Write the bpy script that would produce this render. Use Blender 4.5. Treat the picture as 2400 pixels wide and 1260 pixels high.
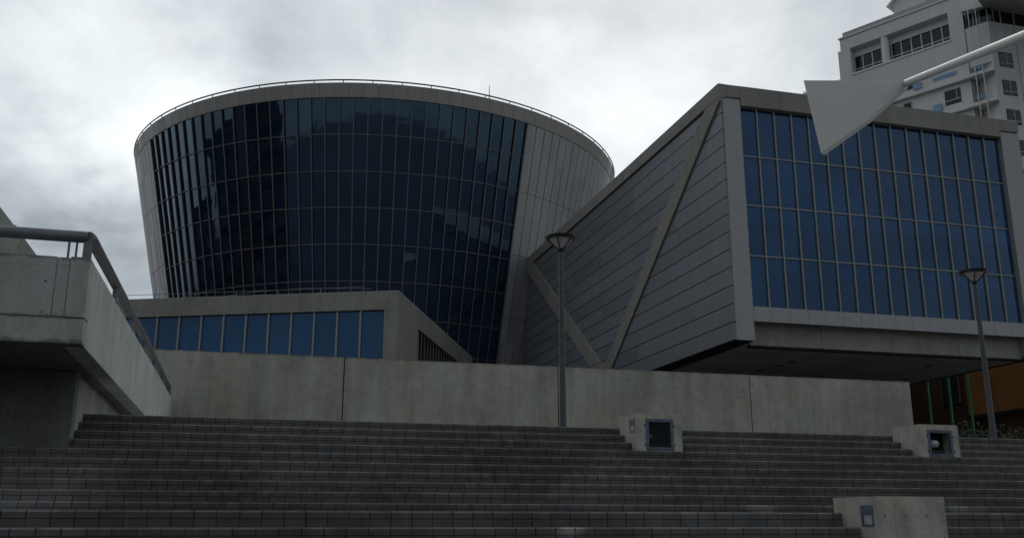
import bpy, bmesh, math, random
from math import sin, cos, pi, radians, sqrt, atan2
from mathutils import Vector, Matrix
random.seed(7)
for o in list(bpy.data.objects): bpy.data.objects.remove(o, do_unlink=True)
scene = bpy.context.scene
COL = scene.collection

# ------------------------------------------------------------------ camera
cd = bpy.data.cameras.new('camera'); cam = bpy.data.objects.new('camera', cd); COL.objects.link(cam)
cam.location = (0, 0, 1.6)
cam.rotation_euler = (radians(90 + 14.714), 0, radians(-15.319))
cd.sensor_fit = 'HORIZONTAL'; cd.sensor_width = 36; cd.angle = radians(55.5)
cd.clip_start = 0.1; cd.clip_end = 20000
scene.camera = cam

# ------------------------------------------------------------------ node helpers
class NT:
    def __init__(s, nt): s.nt = nt; nt.nodes.clear()
    def n(s, typ, **kw):
        nd = s.nt.nodes.new(typ)
        for k, v in kw.items(): setattr(nd, k, v)
        return nd
    def put(s, sock, v):
        if v is None: return
        if isinstance(v, bpy.types.NodeSocket): s.nt.links.new(v, sock)
        else: sock.default_value = v
    def m(s, op, a, b=None, c=None, clamp=False):
        nd = s.n('ShaderNodeMath', operation=op); nd.use_clamp = clamp
        s.put(nd.inputs[0], a)
        if b is not None: s.put(nd.inputs[1], b)
        if c is not None: s.put(nd.inputs[2], c)
        return nd.outputs[0]
    def noise(s, vec, scale, detail=4, rough=0.55, dist=0.0):
        nd = s.n('ShaderNodeTexNoise'); s.put(nd.inputs['Vector'], vec)
        nd.inputs['Scale'].default_value = scale; nd.inputs['Detail'].default_value = detail
        nd.inputs['Roughness'].default_value = rough; nd.inputs['Distortion'].default_value = dist
        return nd.outputs['Fac']
    def mapr(s, v, a, b, c, d, smooth=False):
        nd = s.n('ShaderNodeMapRange'); nd.clamp = True
        if smooth: nd.interpolation_type = 'SMOOTHSTEP'
        s.put(nd.inputs[0], v)
        for i, q in enumerate((a, b, c, d)): s.put(nd.inputs[i + 1], q)
        return nd.outputs[0]
    def mapping(s, vec, scale=(1, 1, 1), loc=(0, 0, 0)):
        nd = s.n('ShaderNodeMapping'); s.put(nd.inputs['Vector'], vec)
        nd.inputs['Scale'].default_value = scale; nd.inputs['Location'].default_value = loc
        return nd.outputs[0]
    def mix(s, f, a, b, blend='MIX'):
        nd = s.n('ShaderNodeMix', data_type='RGBA', blend_type=blend)
        s.put(nd.inputs[0], f); s.put(nd.inputs[6], a if isinstance(a, bpy.types.NodeSocket) else (*a[:3], 1))
        s.put(nd.inputs[7], b if isinstance(b, bpy.types.NodeSocket) else (*b[:3], 1))
        return nd.outputs[2]
    def scale(s, col, f):
        nd = s.n('ShaderNodeVectorMath', operation='SCALE')
        s.put(nd.inputs[0], col if isinstance(col, bpy.types.NodeSocket) else tuple(col[:3])); s.put(nd.inputs['Scale'], f)
        return nd.outputs[0]
    def sep(s, v):
        nd = s.n('ShaderNodeSeparateXYZ'); s.put(nd.inputs[0], v); return nd.outputs
    def comb(s, x, y, z):
        nd = s.n('ShaderNodeCombineXYZ'); s.put(nd.inputs[0], x); s.put(nd.inputs[1], y); s.put(nd.inputs[2], z); return nd.outputs[0]

# ------------------------------------------------------------------ world: overcast sky
w = bpy.data.worlds.new('World'); scene.world = w; w.use_nodes = True
t = NT(w.node_tree)
SUN_EL, SUN_AZ = radians(48), radians(25)
sky = t.n('ShaderNodeTexSky', sky_type='NISHITA'); sky.sun_disc = False
sky.sun_elevation = SUN_EL; sky.sun_rotation = SUN_AZ; sky.air_density = 1.5; sky.dust_density = 3
co = t.n('ShaderNodeTexCoord').outputs['Generated']
x, y, z = t.sep(co)
zz = t.m('ADD', t.m('MAXIMUM', z, 0.0), 0.40)
pl = t.comb(t.m('DIVIDE', x, zz), t.m('DIVIDE', y, zz), 0.0)
n1 = t.noise(t.mapping(pl, (1, 1, 1), (3.1, 1.7, 0)), 2.2, 7, 0.5, 0.35)
n2 = t.noise(t.mapping(pl, (1, 1, 1), (9.1, 4.2, 0)), 6.0, 8, 0.58, 0.5)
v = t.m('ADD', t.m('MULTIPLY', t.mapr(n1, 0.32, 0.68, -1, 1), 0.14), t.m('MULTIPLY', t.mapr(n2, 0.3, 0.7, -1, 1), 0.10))
v = t.m('ADD', v, 0.73)
LOBES = [((0.37, 0.85, 0.372), 110, 0.26), ((0.14, 0.91, 0.385), 90, 0.16), ((-0.08, 0.92, 0.37), 220, 0.32), ((-0.18, 0.90, 0.38), 160, 0.30), ((-0.01, 0.90, 0.42), 300, -0.12), ((0.30, 0.84, 0.45), 200, -0.08),
         ((-0.19, 0.945, 0.27), 55, -0.17), ((-0.22, 0.95, 0.2), 40, -0.12), ((-0.03, 0.88, 0.47), 60, 0.06),
         ((0.15, 0.875, 0.46), 250, -0.05), ((0.50, 0.73, 0.47), 60, -0.06), ((0.04, 0.92, 0.40), 500, -0.08)]
wd = t.n('ShaderNodeTexNoise'); t.put(wd.inputs['Vector'], t.mapping(pl, (1, 1, 1), (5.3, 2.2, 0))); wd.inputs['Scale'].default_value = 3.2; wd.inputs['Detail'].default_value = 6; wd.inputs['Roughness'].default_value = 0.58
wv = t.n('ShaderNodeVectorMath', operation='SUBTRACT'); t.put(wv.inputs[0], wd.outputs['Color']); wv.inputs[1].default_value = (0.5, 0.5, 0.5)
wa = t.n('ShaderNodeVectorMath', operation='ADD'); t.put(wa.inputs[0], co); t.put(wa.inputs[1], t.scale(wv.outputs[0], 0.32))
wn_ = t.n('ShaderNodeVectorMath', operation='NORMALIZE'); t.put(wn_.inputs[0], wa.outputs[0]); cow = wn_.outputs[0]
for d, k, a in LOBES:
    dv = Vector(d).normalized()
    dn = t.n('ShaderNodeVectorMath', operation='DOT_PRODUCT'); t.put(dn.inputs[0], cow); dn.inputs[1].default_value = dv * 1.0
    e = t.m('EXPONENT', t.m('MULTIPLY', t.m('SUBTRACT', dn.outputs['Value'], 1.0), float(k)))
    v = t.m('ADD', v, t.m('MULTIPLY', e, a))
v = t.m('MAXIMUM', v, 0.12)
tint = t.mix(t.mapr(v, 0.4, 0.85, 0, 1), (0.81, 0.922, 1.01), (0.935, 0.992, 1.028))
fac = t.mapr(y, -0.25, 0.72, 0.48, 1.0, True)          # sky dimmed behind the camera, level set for facade light; bright cloud ahead
fac = t.m('MULTIPLY', fac, t.mapr(z, -0.02, 0.12, 0.6, 1.0))
low = t.mapr(z, -0.03, 0.0, 0.12, 1.0)
cl = t.scale(tint, t.m('MULTIPLY', t.m('MULTIPLY', t.m('MULTIPLY', v, 10.0), fac), low))
col = t.mix(0.95, sky.outputs[0], cl)
bg = t.n('ShaderNodeBackground'); t.put(bg.inputs[0], col); bg.inputs[1].default_value = 0.1
out = t.n('ShaderNodeOutputWorld'); w.node_tree.links.new(bg.outputs[0], out.inputs[0])

ld = bpy.data.lights.new('sun', 'SUN'); ld.energy = 0.5; ld.angle = radians(25); ld.color = (1.0, 0.97, 0.92)
sun = bpy.data.objects.new('sun', ld); COL.objects.link(sun)
sd = Vector((sin(SUN_AZ) * cos(SUN_EL), cos(SUN_AZ) * cos(SUN_EL), sin(SUN_EL)))
sun.rotation_euler = sd.to_track_quat('Z', 'Y').to_euler(); sun.location = (0, 0, 60)
scene.view_settings.view_transform = 'Standard'; scene.view_settings.look = 'None'
scene.view_settings.exposure = 0; scene.view_settings.gamma = 1
scene.render.engine = 'CYCLES'
scene.cycles.max_bounces = 8

# ------------------------------------------------------------------ materials
def newmat(name):
    m = bpy.data.materials.new(name); m.use_nodes = True
    t = NT(m.node_tree); b = t.n('ShaderNodeBsdfPrincipled'); o = t.n('ShaderNodeOutputMaterial')
    m.node_tree.links.new(b.outputs[0], o.inputs[0]); return m, t, b
def bump(t, b, h, dist, strength=1.0):
    nd = t.n('ShaderNodeBump'); nd.inputs['Distance'].default_value = dist; nd.inputs['Strength'].default_value = strength
    t.put(nd.inputs['Height'], h); t.nt.links.new(nd.outputs[0], b.inputs['Normal'])
def setc(t, b, c): t.put(b.inputs['Base Color'], c if isinstance(c, bpy.types.NodeSocket) else (*c[:3], 1))

def concrete(name, base, ties=None, var=0.28, dirt=0.35, fine=0.10, big=0.45, warm=0.04, moss=None):
    """cast concrete; ties=(horizontal axis, spacing_h, off_h, spacing_z, off_z, radius)"""
    m, t, b = newmat(name)
    oc = t.n('ShaderNodeTexCoord').outputs['Object']
    nb = t.noise(oc, big, 5, 0.6, 0.3)
    ns = t.noise(t.mapping(oc, (2.2, 2.2, 0.22)), 1.0, 5, 0.6)
    nm = t.noise(oc, 3.2, 5, 0.65)
    nf = t.noise(oc, 30, 3, 0.7)
    f = t.m('ADD', 1.0, t.m('MULTIPLY', t.mapr(nb, 0.3, 0.7, -1, 1), var * 0.5))
    f = t.m('ADD', f, t.m('MULTIPLY', t.mapr(ns, 0.3, 0.7, -1, 1), var * 0.4))
    f = t.m('ADD', f, t.m('MULTIPLY', t.mapr(nm, 0.3, 0.7, -1, 1), var * 0.28))
    f = t.m('ADD', f, t.m('MULTIPLY', t.mapr(nf, 0.3, 0.7, -1, 1), fine))
    dm = t.mapr(ns, 0.60, 0.78, 0.0, dirt, True)
    f = t.m('MULTIPLY', f, t.m('SUBTRACT', 1.0, dm))
    hgt = t.m('ADD', t.m('MULTIPLY', nf, 0.5), nm)
    px, py, pz = t.sep(oc)
    if ties:
        ax, sh, oh, sz, oz, r = ties
        h = px if ax == 'x' else py
        a = t.m('SUBTRACT', t.m('FRACT', t.m('DIVIDE', t.m('SUBTRACT', h, oh - sh / 2), sh)), 0.5)
        c = t.m('SUBTRACT', t.m('FRACT', t.m('DIVIDE', t.m('SUBTRACT', pz, oz - sz / 2), sz)), 0.5)
        a = t.m('MULTIPLY', a, sh); c = t.m('MULTIPLY', c, sz)
        d = t.m('SQRT', t.m('ADD', t.m('MULTIPLY', a, a), t.m('MULTIPLY', c, c)))
        # each hole differs in strength
        cell = t.comb(t.m('FLOOR', t.m('DIVIDE', t.m('SUBTRACT', h, oh - sh / 2), sh)), t.m('FLOOR', t.m('DIVIDE', t.m('SUBTRACT', pz, oz - sz / 2), sz)), 0.0)
        wn = t.n('ShaderNodeTexWhiteNoise', noise_dimensions='2D'); t.put(wn.inputs['Vector'], cell)
        k = t.m('MULTIPLY', t.mapr(d, r * 0.75, r * 1.15, 1, 0), t.mapr(wn.outputs['Value'], 0, 1, 0.30, 0.66))
        f = t.m('MULTIPLY', f, t.m('SUBTRACT', 1.0, k))
        hgt = t.m('SUBTRACT', hgt, t.m('MULTIPLY', k, 2.0))
        # faint board seams between pours
        for P, s_, o_ in ((pz, sz * 4, oz + sz * 0.5), (h, sh * 3, oh + sh * 0.5)):
            q = t.m('ABSOLUTE', t.m('SUBTRACT', t.m('FRACT', t.m('DIVIDE', t.m('SUBTRACT', P, o_ - s_ / 2), s_)), 0.5))
            f = t.m('MULTIPLY', f, t.mapr(t.m('MULTIPLY', q, s_), 0.0, 0.014, 0.86, 1.0))
    vo = t.n('ShaderNodeTexVoronoi'); t.put(vo.inputs['Vector'], oc); vo.inputs['Scale'].default_value = 7.0; vo.inputs['Randomness'].default_value = 1.0
    vs_ = t.sep(vo.outputs['Color'])[0]
    pit = t.m('MULTIPLY', t.mapr(vo.outputs['Distance'], 0.06, 0.11, 1, 0), t.mapr(vs_, 0.55, 1.0, 0.0, 0.45))
    f = t.m('MULTIPLY', f, t.m('SUBTRACT', 1.0, pit))
    f = t.m('MULTIPLY', f, t.m('SUBTRACT', 1.0, t.mapr(t.noise(t.mapping(oc, (5.5, 5.5, 0.35)), 1.0, 4, 0.7), 0.55, 0.8, 0.0, dirt * 0.6, True)))
    if moss:
        for mz, mw, ma in moss:
            q = t.m('ADD', t.m('ABSOLUTE', t.m('SUBTRACT', pz, mz)), t.m('MULTIPLY', t.m('SUBTRACT', nm, 0.55), mw * 3))
            f = t.m('MULTIPLY', f, t.m('SUBTRACT', 1.0, t.mapr(q, 0.0, mw, ma, 0.0, True)))
    hue = t.mix(t.mapr(t.noise(oc, 0.9, 3), 0.35, 0.65, 0, 1), (base[0] * (1 + warm), base[1], base[2] * (1 - warm)), (base[0] * (1 - warm), base[1], base[2] * (1 + warm)))
    setc(t, b, t.scale(hue, f)); b.inputs['Roughness'].default_value = 0.85; b.inputs['Specular IOR Level'].default_value = 0.25
    bump(t, b, hgt, 0.012, 0.5)
    return m

def simple(name, base, rough=0.5, metal=0.0, var=0.08, sc=6.0, spec=0.5, bumpd=0.0):
    m, t, b = newmat(name)
    oc = t.n('ShaderNodeTexCoord').outputs['Object']
    nb = t.noise(oc, sc, 5, 0.6); nl = t.noise(t.mapping(oc, (1, 1, 0.25)), sc * 0.22, 4, 0.6)
    f = t.m('ADD', t.mapr(nb, 0.3, 0.7, 1 - var, 1 + var), t.mapr(nl, 0.3, 0.7, -var, var))
    setc(t, b, t.scale(base, f)); t.put(b.inputs['Roughness'], t.mapr(nl, 0.3, 0.7, rough * 0.85, min(1, rough * 1.15)))
    b.inputs['Metallic'].default_value = metal; b.inputs['Specular IOR Level'].default_value = spec
    if bumpd: bump(t, b, nb, bumpd)
    return m

def panelmat(name, base, ucell, vcell, ax='y', var=0.09, rough=0.45, metal=0.35, voff=0.0, bands=None):
    """metal cladding whose sheets differ a little from one another"""
    m, t, b = newmat(name)
    oc = t.n('ShaderNodeTexCoord').outputs['Object']
    px, py, pz = t.sep(oc)
    if ax == 'ang': u = t.m('MULTIPLY', t.m('ARCTAN2', px, t.m('MULTIPLY', py, -1.0)), 180 / pi)
    else: u = px if ax == 'x' else py
    cu = t.m('FLOOR', t.m('DIVIDE', u, ucell)); cv = t.m('FLOOR', t.m('DIVIDE', t.m('SUBTRACT', pz, voff), vcell))
    wn = t.n('ShaderNodeTexWhiteNoise', noise_dimensions='2D'); t.put(wn.inputs['Vector'], t.comb(cu, cv, 0.0))
    nl = t.noise(t.mapping(oc, (1, 1, 0.2)), 1.2, 5, 0.6); nf = t.noise(oc, 14, 3)
    f = t.m('ADD', t.mapr(wn.outputs['Value'], 0, 1, 1 - var, 1 + var), t.m('ADD', t.mapr(nl, 0.3, 0.7, -0.07, 0.07), t.mapr(nf, 0.3, 0.7, -0.05, 0.05)))
    if bands:
        nb = t.noise(t.comb(t.m('DIVIDE', u, ucell * 3), 0.0, 0.0), 1.0, 2)
        f = t.m('MULTIPLY', f, t.mapr(nb, 0.35, 0.65, 0.75, 1.2))
    setc(t, b, t.scale(base, f)); t.put(b.inputs['Roughness'], t.mapr(wn.outputs['Value'], 0, 1, rough * 0.8, rough * 1.2))
    b.inputs['Metallic'].default_value = metal
    return m

def glassmat(name, base, tint, rough=0.04, spec=0.8, wav=0.0015, var=0.25):
    m, t, b = newmat(name)
    tc = t.n('ShaderNodeTexCoord'); oc = tc.outputs['Object']
    nl = t.noise(oc, 0.35, 3, 0.5); nm = t.noise(t.mapping(oc, (0.3, 0.3, 2.0)), 1.0, 4, 0.6)
    f = t.m('ADD', t.mapr(nl, 0.3, 0.7, 1 - var, 1 + var), t.mapr(nm, 0.35, 0.7, -var * 0.6, var * 0.6))
    setc(t, b, t.scale(base, f)); b.inputs['Roughness'].default_value = rough
    b.inputs['Specular IOR Level'].default_value = spec; b.inputs['Specular Tint'].default_value = (*tint, 1)
    bump(t, b, t.noise(oc, 0.7, 1), wav * 20, 0.25)
    return m

M = {}
M['wall'] = concrete('retaining_concrete', (0.312, 0.308, 0.278), ('x', 0.596, 0.25, 0.446, 2.63, 0.022), var=0.42, dirt=0.32, moss=[(3.45, 0.06, 0.40), (1.30, 0.02, 0.15)])
M['conc'] = concrete('smooth_concrete', (0.290, 0.284, 0.268), None, var=0.3)
M['conc_left'] = concrete('terrace_concrete', (0.345, 0.355, 0.33), ('x', 0.60, -2.62, 0.42, 4.66, 0.02), var=0.4, dirt=0.5, moss=[(2.16, 0.07, 0.6), (2.51, 0.03, 0.45), (3.33, 0.05, 0.5)])
M['conc_side'] = concrete('terrace_side_concrete', (0.39, 0.415, 0.395), ('y', 0.60, 0.2, 0.40, 4.6, 0.018), var=0.35, dirt=0.3)  # side face lightened in colour for the stronger light it gets
M['conc_shade_tone'] = concrete('shade_toned_concrete', (0.15, 0.165, 0.145), ('x', 0.60, -2.80, 0.9, 2.4, 0.02), var=0.45, dirt=0.5)  # shade under the overhang put into the base colour of wall and slab
M['conc_dark'] = concrete('shaded_soffit_concrete', (0.44, 0.44, 0.42), None, var=0.35)
M['conc_block'] = concrete('block_concrete', (0.395, 0.378, 0.338), ('x', 0.27, 6.93, 0.6, 1.695, 0.014), var=0.4, dirt=0.6, big=2.5, fine=0.16)
M['parapet'] = concrete('parapet_concrete', (0.265, 0.258, 0.240), None, var=0.25)
M['white_metal'] = simple('light_grey_metal', (0.335, 0.34, 0.355), 0.5, 0.2, 0.06, 2)
M['siding'] = panelmat('siding_metal', (0.19, 0.20, 0.228), 6.0, 0.917, 'y', 0.05, 0.5, 0.15, 7.84, False)
M['clad'] = panelmat('drum_cladding', (0.34, 0.345, 0.36), 2.8, 5.25, 'ang', 0.12, 0.5, 0.2, 2.65)
M['rim'] = panelmat('rim_cladding', (0.33, 0.322, 0.31), 2.8, 9, 'ang', 0.05, 0.55, 0.1)
M['mullion'] = simple('mullion_aluminium', (0.29, 0.29, 0.28), 0.45, 0.3, 0.05)
M['drum_mull'] = simple('drum_mullion_metal', (0.145, 0.145, 0.155), 0.45, 0.3, 0.05)
M['fin'] = simple('dark_fin_metal', (0.03, 0.032, 0.036), 0.5, 0.2, 0.05)
M['black'] = simple('dark_void', (0.012, 0.012, 0.013), 0.9)
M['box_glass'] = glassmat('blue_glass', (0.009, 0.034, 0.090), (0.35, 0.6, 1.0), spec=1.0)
M['sb_glass'] = glassmat('pale_blue_glass', (0.013, 0.060, 0.155), (0.4, 0.65, 1.0), var=0.1)
M['drum_glass'] = glassmat('drum_glass', (0.006, 0.014, 0.036), (0.46, 0.75, 1.0), spec=1.5, rough=0.02, var=0.5)
M['rail'] = simple('painted_grey_pipe', (0.15, 0.16, 0.185), 0.45, 0.3, 0.15, 8)
M['lamp'] = simple('lamp_post_paint', (0.058, 0.066, 0.074), 0.45, 0.3, 0.12, 5)
M['lamp_dark'] = simple('lamp_rim_metal', (0.02, 0.024, 0.028), 0.4, 0.3)
M['lens'] = simple('frosted_lens', (0.34, 0.32, 0.32), 0.35, 0, 0.1)
M['blue'] = simple('faded_blue_frame', (0.095, 0.125, 0.175), 0.6, 0.1, 0.25, 18)
M['white'] = simple('white_paint', (0.60, 0.61, 0.60), 0.4, 0, 0.03, 1.5)
M['bulb'] = simple('frosted_lamp', (0.45, 0.47, 0.46), 0.3)
M['tower'] = concrete('white_tile', (0.62, 0.63, 0.635), None, var=0.14, dirt=0.18, fine=0.03, big=0.12, warm=0.01)
M['tower_trim'] = simple('tower_trim', (0.64, 0.65, 0.65), 0.6, 0, 0.06)
M['tower_attic'] = simple('attic_render', (0.40, 0.38, 0.39), 0.8, 0, 0.1)
M['tower_glass'] = glassmat('tower_glass', (0.008, 0.012, 0.016), (0.7, 0.9, 1.0), spec=0.6, rough=0.08)
M['tower_under'] = simple('balcony_underside', (0.50, 0.53, 0.51), 0.8, 0, 0.15, 0.4)
M['sign_blue'] = simple('pale_blue_paint', (0.22, 0.36, 0.55), 0.6)
M['recess'] = simple('recess_brown_grey', (0.30, 0.28, 0.25), 0.8, 0, 0.2)
M['orange'] = concrete('orange_render', (0.42, 0.18, 0.065), None, var=0.3, dirt=0.3, warm=0.02)
M['brown'] = simple('brown_render_and_shade', (0.10, 0.045, 0.025), 0.8, 0, 0.2, 1)
M['dark_brown'] = simple('brown_tile', (0.09, 0.04, 0.03), 0.7, 0, 0.25, 0.4)
M['grey_far'] = simple('grey_render', (0.06, 0.065, 0.07), 0.8, 0, 0.25, 0.3)
M['green'] = simple('green_paint', (0.05, 0.33, 0.16), 0.5, 0, 0.1)
M['leaf'] = simple('leaf', (0.022, 0.036, 0.014), 0.6, 0, 0.35, 3)

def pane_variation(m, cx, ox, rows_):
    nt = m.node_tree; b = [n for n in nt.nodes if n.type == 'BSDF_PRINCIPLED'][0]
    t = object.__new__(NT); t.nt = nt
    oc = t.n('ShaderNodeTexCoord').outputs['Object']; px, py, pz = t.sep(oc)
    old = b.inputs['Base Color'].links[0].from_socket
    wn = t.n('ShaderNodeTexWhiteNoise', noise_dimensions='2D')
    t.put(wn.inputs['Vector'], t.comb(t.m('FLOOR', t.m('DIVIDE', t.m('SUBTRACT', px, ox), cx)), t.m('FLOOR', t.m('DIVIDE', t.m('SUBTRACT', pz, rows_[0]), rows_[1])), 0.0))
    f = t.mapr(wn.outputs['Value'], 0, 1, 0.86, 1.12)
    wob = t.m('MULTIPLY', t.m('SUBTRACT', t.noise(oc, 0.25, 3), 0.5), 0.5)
    for zc_, hw_, a in ((13.55, 0.55, 0.55), (14.35, 0.07, 0.55), (14.62, 0.05, 0.35), (10.9, 0.35, 0.18), (18.9, 0.5, 0.12)):   # painted pale bands: horizon reflection, plus floor edge lines behind the glass
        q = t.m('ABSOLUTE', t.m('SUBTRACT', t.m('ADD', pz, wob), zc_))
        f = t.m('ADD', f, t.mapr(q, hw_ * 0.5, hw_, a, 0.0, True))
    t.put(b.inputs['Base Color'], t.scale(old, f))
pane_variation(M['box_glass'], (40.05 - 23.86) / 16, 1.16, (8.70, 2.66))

def stairmat():
    m, t, b = newmat('paver_block')
    tc = t.n('ShaderNodeTexCoord'); oc = tc.outputs['Object']
    px, py, pz = t.sep(oc); nz = t.m('ABSOLUTE', t.sep(t.n('ShaderNodeNewGeometry').outputs['Normal'])[2])
    top = t.m('GREATER_THAN', nz, 0.8)
    zs = t.m('DIVIDE', t.m('SUBTRACT', pz, 1.257 - 0.0005), 0.16)
    # which step; treads belong to the step whose edge they carry
    st = t.m('FLOOR', t.m('SUBTRACT', zs, t.m('MULTIPLY', top, 0.02)))
    off = t.n('ShaderNodeTexWhiteNoise', noise_dimensions='1D'); t.put(off.inputs['W'], st)
    u = t.m('DIVIDE', t.m('ADD', px, t.m('MULTIPLY', off.outputs['Value'], 0.2134)), 0.2134)
    fu = t.m('MULTIPLY', t.m('ABSOLUTE', t.m('SUBTRACT', t.m('FRACT', u), 0.5)), 0.2134)       # joint when fract ~ 0
    du = t.m('SUBTRACT', 0.1067, fu)
    zc = t.m('MULTIPLY', t.m('FRACT', zs), 0.16)
    dv = t.m('ABSOLUTE', t.m('SUBTRACT', zc, 0.082))
    yc = t.m('FRACT', t.m('DIVIDE', t.m('SUBTRACT', py, 0.03), 0.11)); dy = t.m('MULTIPLY', t.m('SUBTRACT', 0.5, t.m('ABSOLUTE', t.m('SUBTRACT', yc, 0.5))), 0.11)
    dv = t.m('ADD', t.m('MULTIPLY', dv, t.m('SUBTRACT', 1.0, top)), t.m('MULTIPLY', dy, top))
    wn = t.n('ShaderNodeTexWhiteNoise', noise_dimensions='3D')
    t.put(wn.inputs['Vector'], t.comb(t.m('FLOOR', u), st, t.m('GREATER_THAN', zc, 0.082)))
    r = wn.outputs['Value']
    gap = t.mapr(r, 0, 1, 0.002, 0.0065)
    ju = t.mapr(t.m('SUBTRACT', du, gap), 0.0, 0.004, t.mapr(t.m('FRACT', t.m('MULTIPLY', r, 3.7)), 0, 1, 0.35, 0.85), 0.0)
    jv = t.mapr(t.m('SUBTRACT', dv, 0.003), 0.0, 0.004, 0.62, 0.0)
    j = t.m('MAXIMUM', ju, jv)
    nb = t.noise(oc, 0.28, 5, 0.6, 0.5); nf = t.noise(oc, 28, 3, 0.7); nm = t.noise(oc, 5, 4, 0.6)
    f = t.m('ADD', t.mapr(r, 0, 1, 0.87, 1.13), t.m('ADD', t.mapr(nb, 0.3, 0.7, -0.30, 0.30), t.m('ADD', t.mapr(nf, 0.3, 0.7, -0.12, 0.12), t.mapr(nm, 0.3, 0.7, -0.12, 0.12))))
    # lime stains and a dust-pale patch, each with its own shape
    for c, rad, a in (((3.35, 9.87, 1.655), 0.20, 0.9), ((3.27, 9.55, 1.48), 0.42, 0.8), ((-3.2, 14.9, 2.2), 1.9, 0.55), ((11.7, 14.1, 1.85), 0.45, 0.8), ((7.9, 14.1, 1.9), 0.30, 0.9), ((-3.1, 13.2, 1.74), 1.4, 0.4), ((-1.0, 14.6, 2.1), 1.5, -0.2), ((9.5, 14.2, 2.0), 0.5, -0.25), ((4.5, 15.6, 2.6), 1.2, -0.25)):
        vd = t.n('ShaderNodeVectorMath', operation='DISTANCE'); t.put(vd.inputs[0], oc); vd.inputs[1].default_value = c
        e = t.m('ADD', vd.outputs['Value'], t.m('MULTIPLY', t.m('SUBTRACT', nm, 0.5), rad * 1.3))
        f = t.m('MULTIPLY', f, t.m('ADD', 1.0, t.mapr(e, rad * 0.55, rad, a, 0.0, True)))
    f = t.m('MULTIPLY', f, t.m('SUBTRACT', 1.0, j))
    edge = t.m('MULTIPLY', t.mapr(zc, 0.138, 0.150, 0.0, 1.0), t.m('SUBTRACT', 1.0, t.m('MULTIPLY', top, 1.0)))
    f = t.m('MULTIPLY', f, t.m('ADD', 1.0, t.m('MULTIPLY', edge, t.mapr(nm, 0.35, 0.65, 0.05, 0.55))))      # sky-lit nosing highlight painted into the colour as a pale edge
    wc = t.mix(t.m('FRACT', t.m('MULTIPLY', r, 7.3)), (0.108, 0.100, 0.095), (0.094, 0.096, 0.100))
    setc(t, b, t.scale(wc, f)); b.inputs['Roughness'].default_value = 0.9; b.inputs['Specular IOR Level'].default_value = 0.2
    bump(t, b, t.m('ADD', t.m('MULTIPLY', j, -1.0), t.m('MULTIPLY', nf, 0.3)), 0.006, 0.7)
    return m
M['stairs'] = stairmat()

# ------------------------------------------------------------------ mesh helpers
class MB:
    def __init__(s): s.v = []; s.f = []
    def add(s, vs, fs):
        k = len(s.v); s.v += [tuple(p) for p in vs]; s.f += [tuple(i + k for i in f) for f in fs]; return s
    def hexa(s, p):   # 0-3 bottom ccw, 4-7 top
        return s.add(p, [(0, 3, 2, 1), (4, 5, 6, 7), (0, 1, 5, 4), (1, 2, 6, 5), (2, 3, 7, 6), (3, 0, 4, 7)])
    def box(s, x0, x1, y0, y1, z0, z1):
        return s.hexa([(x0, y0, z0), (x1, y0, z0), (x1, y1, z0), (x0, y1, z0), (x0, y0, z1), (x1, y0, z1), (x1, y1, z1), (x0, y1, z1)])
    def quad(s, a, b, c, d): return s.add([a, b, c, d], [(0, 1, 2, 3)])
    def prism(s, poly, f0, f1):    # poly: list of 2D; f0/f1 map 2D -> 3D at both faces
        n = len(poly); vs = [f0(*p) for p in poly] + [f1(*p) for p in poly]
        fs = [tuple(range(n))[::-1], tuple(range(n, 2 * n))] + [(i, (i + 1) % n, n + (i + 1) % n, n + i) for i in range(n)]
        return s.add(vs, fs)
    def tube(s, path, r, n=12, caps=True, closed=False):
        path = [Vector(p) for p in path]; rs = r if isinstance(r, (list, tuple)) else [r] * len(path)
        rings = []; up = Vector((0, 0, 1)); L = len(path)
        for i, p in enumerate(path):
            if closed: d = path[(i + 1) % L] - path[i - 1]
            else: d = (path[min(i + 1, L - 1)] - path[max(i - 1, 0)])
            d.normalize(); a = d.cross(up)
            if a.length < 1e-3: a = d.cross(Vector((0, 1, 0)))
            a.normalize(); b = a.cross(d)
            rings.append([p + (a * cos(2 * pi * k / n) + b * sin(2 * pi * k / n)) * rs[i] for k in range(n)])
        vs = [q for R in rings for q in R]; fs = []
        for i in range(L if closed else L - 1):
            j = (i + 1) % L
            fs += [(i * n + k, i * n + (k + 1) % n, j * n + (k + 1) % n, j * n + k) for k in range(n)]
        if caps and not closed: fs += [tuple(range(n)), tuple((L - 1) * n + k for k in range(n))[::-1]]
        return s.add(vs, fs)
    def lathe(s, prof, n=32, c=(0, 0, 0)):
        vs = [(c[0] + r * cos(2 * pi * k / n), c[1] + r * sin(2 * pi * k / n), c[2] + z) for r, z in prof for k in range(n)]
        fs = [(i * n + k, i * n + (k + 1) % n, (i + 1) * n + (k + 1) % n, (i + 1) * n + k) for i in range(len(prof) - 1) for k in range(n)]
        return s.add(vs, fs)
    def build(s, name, mat, parent=None, bevel=0.0, smooth=False, label=None):
        me = bpy.data.meshes.new(name); me.from_pydata(s.v, [], s.f)
        bm = bmesh.new(); bm.from_mesh(me); bmesh.ops.recalc_face_normals(bm, faces=bm.faces); bm.to_mesh(me); bm.free()
        me.materials.append(mat)
        o = bpy.data.objects.new(name, me); COL.objects.link(o)
        if parent: o.parent = parent
        if bevel:
            md = o.modifiers.new('bevel', 'BEVEL'); md.width = bevel; md.segments = 1; md.limit_method = 'ANGLE'; md.angle_limit = radians(40)
        if smooth:
            for p in me.polygons: p.use_smooth = True
            md = o.modifiers.new('edges', 'EDGE_SPLIT'); md.split_angle = radians(38)
        if label: o['label'] = label
        return o
def flat(o):   # open sheets: keep the face order given
    return o
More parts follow.
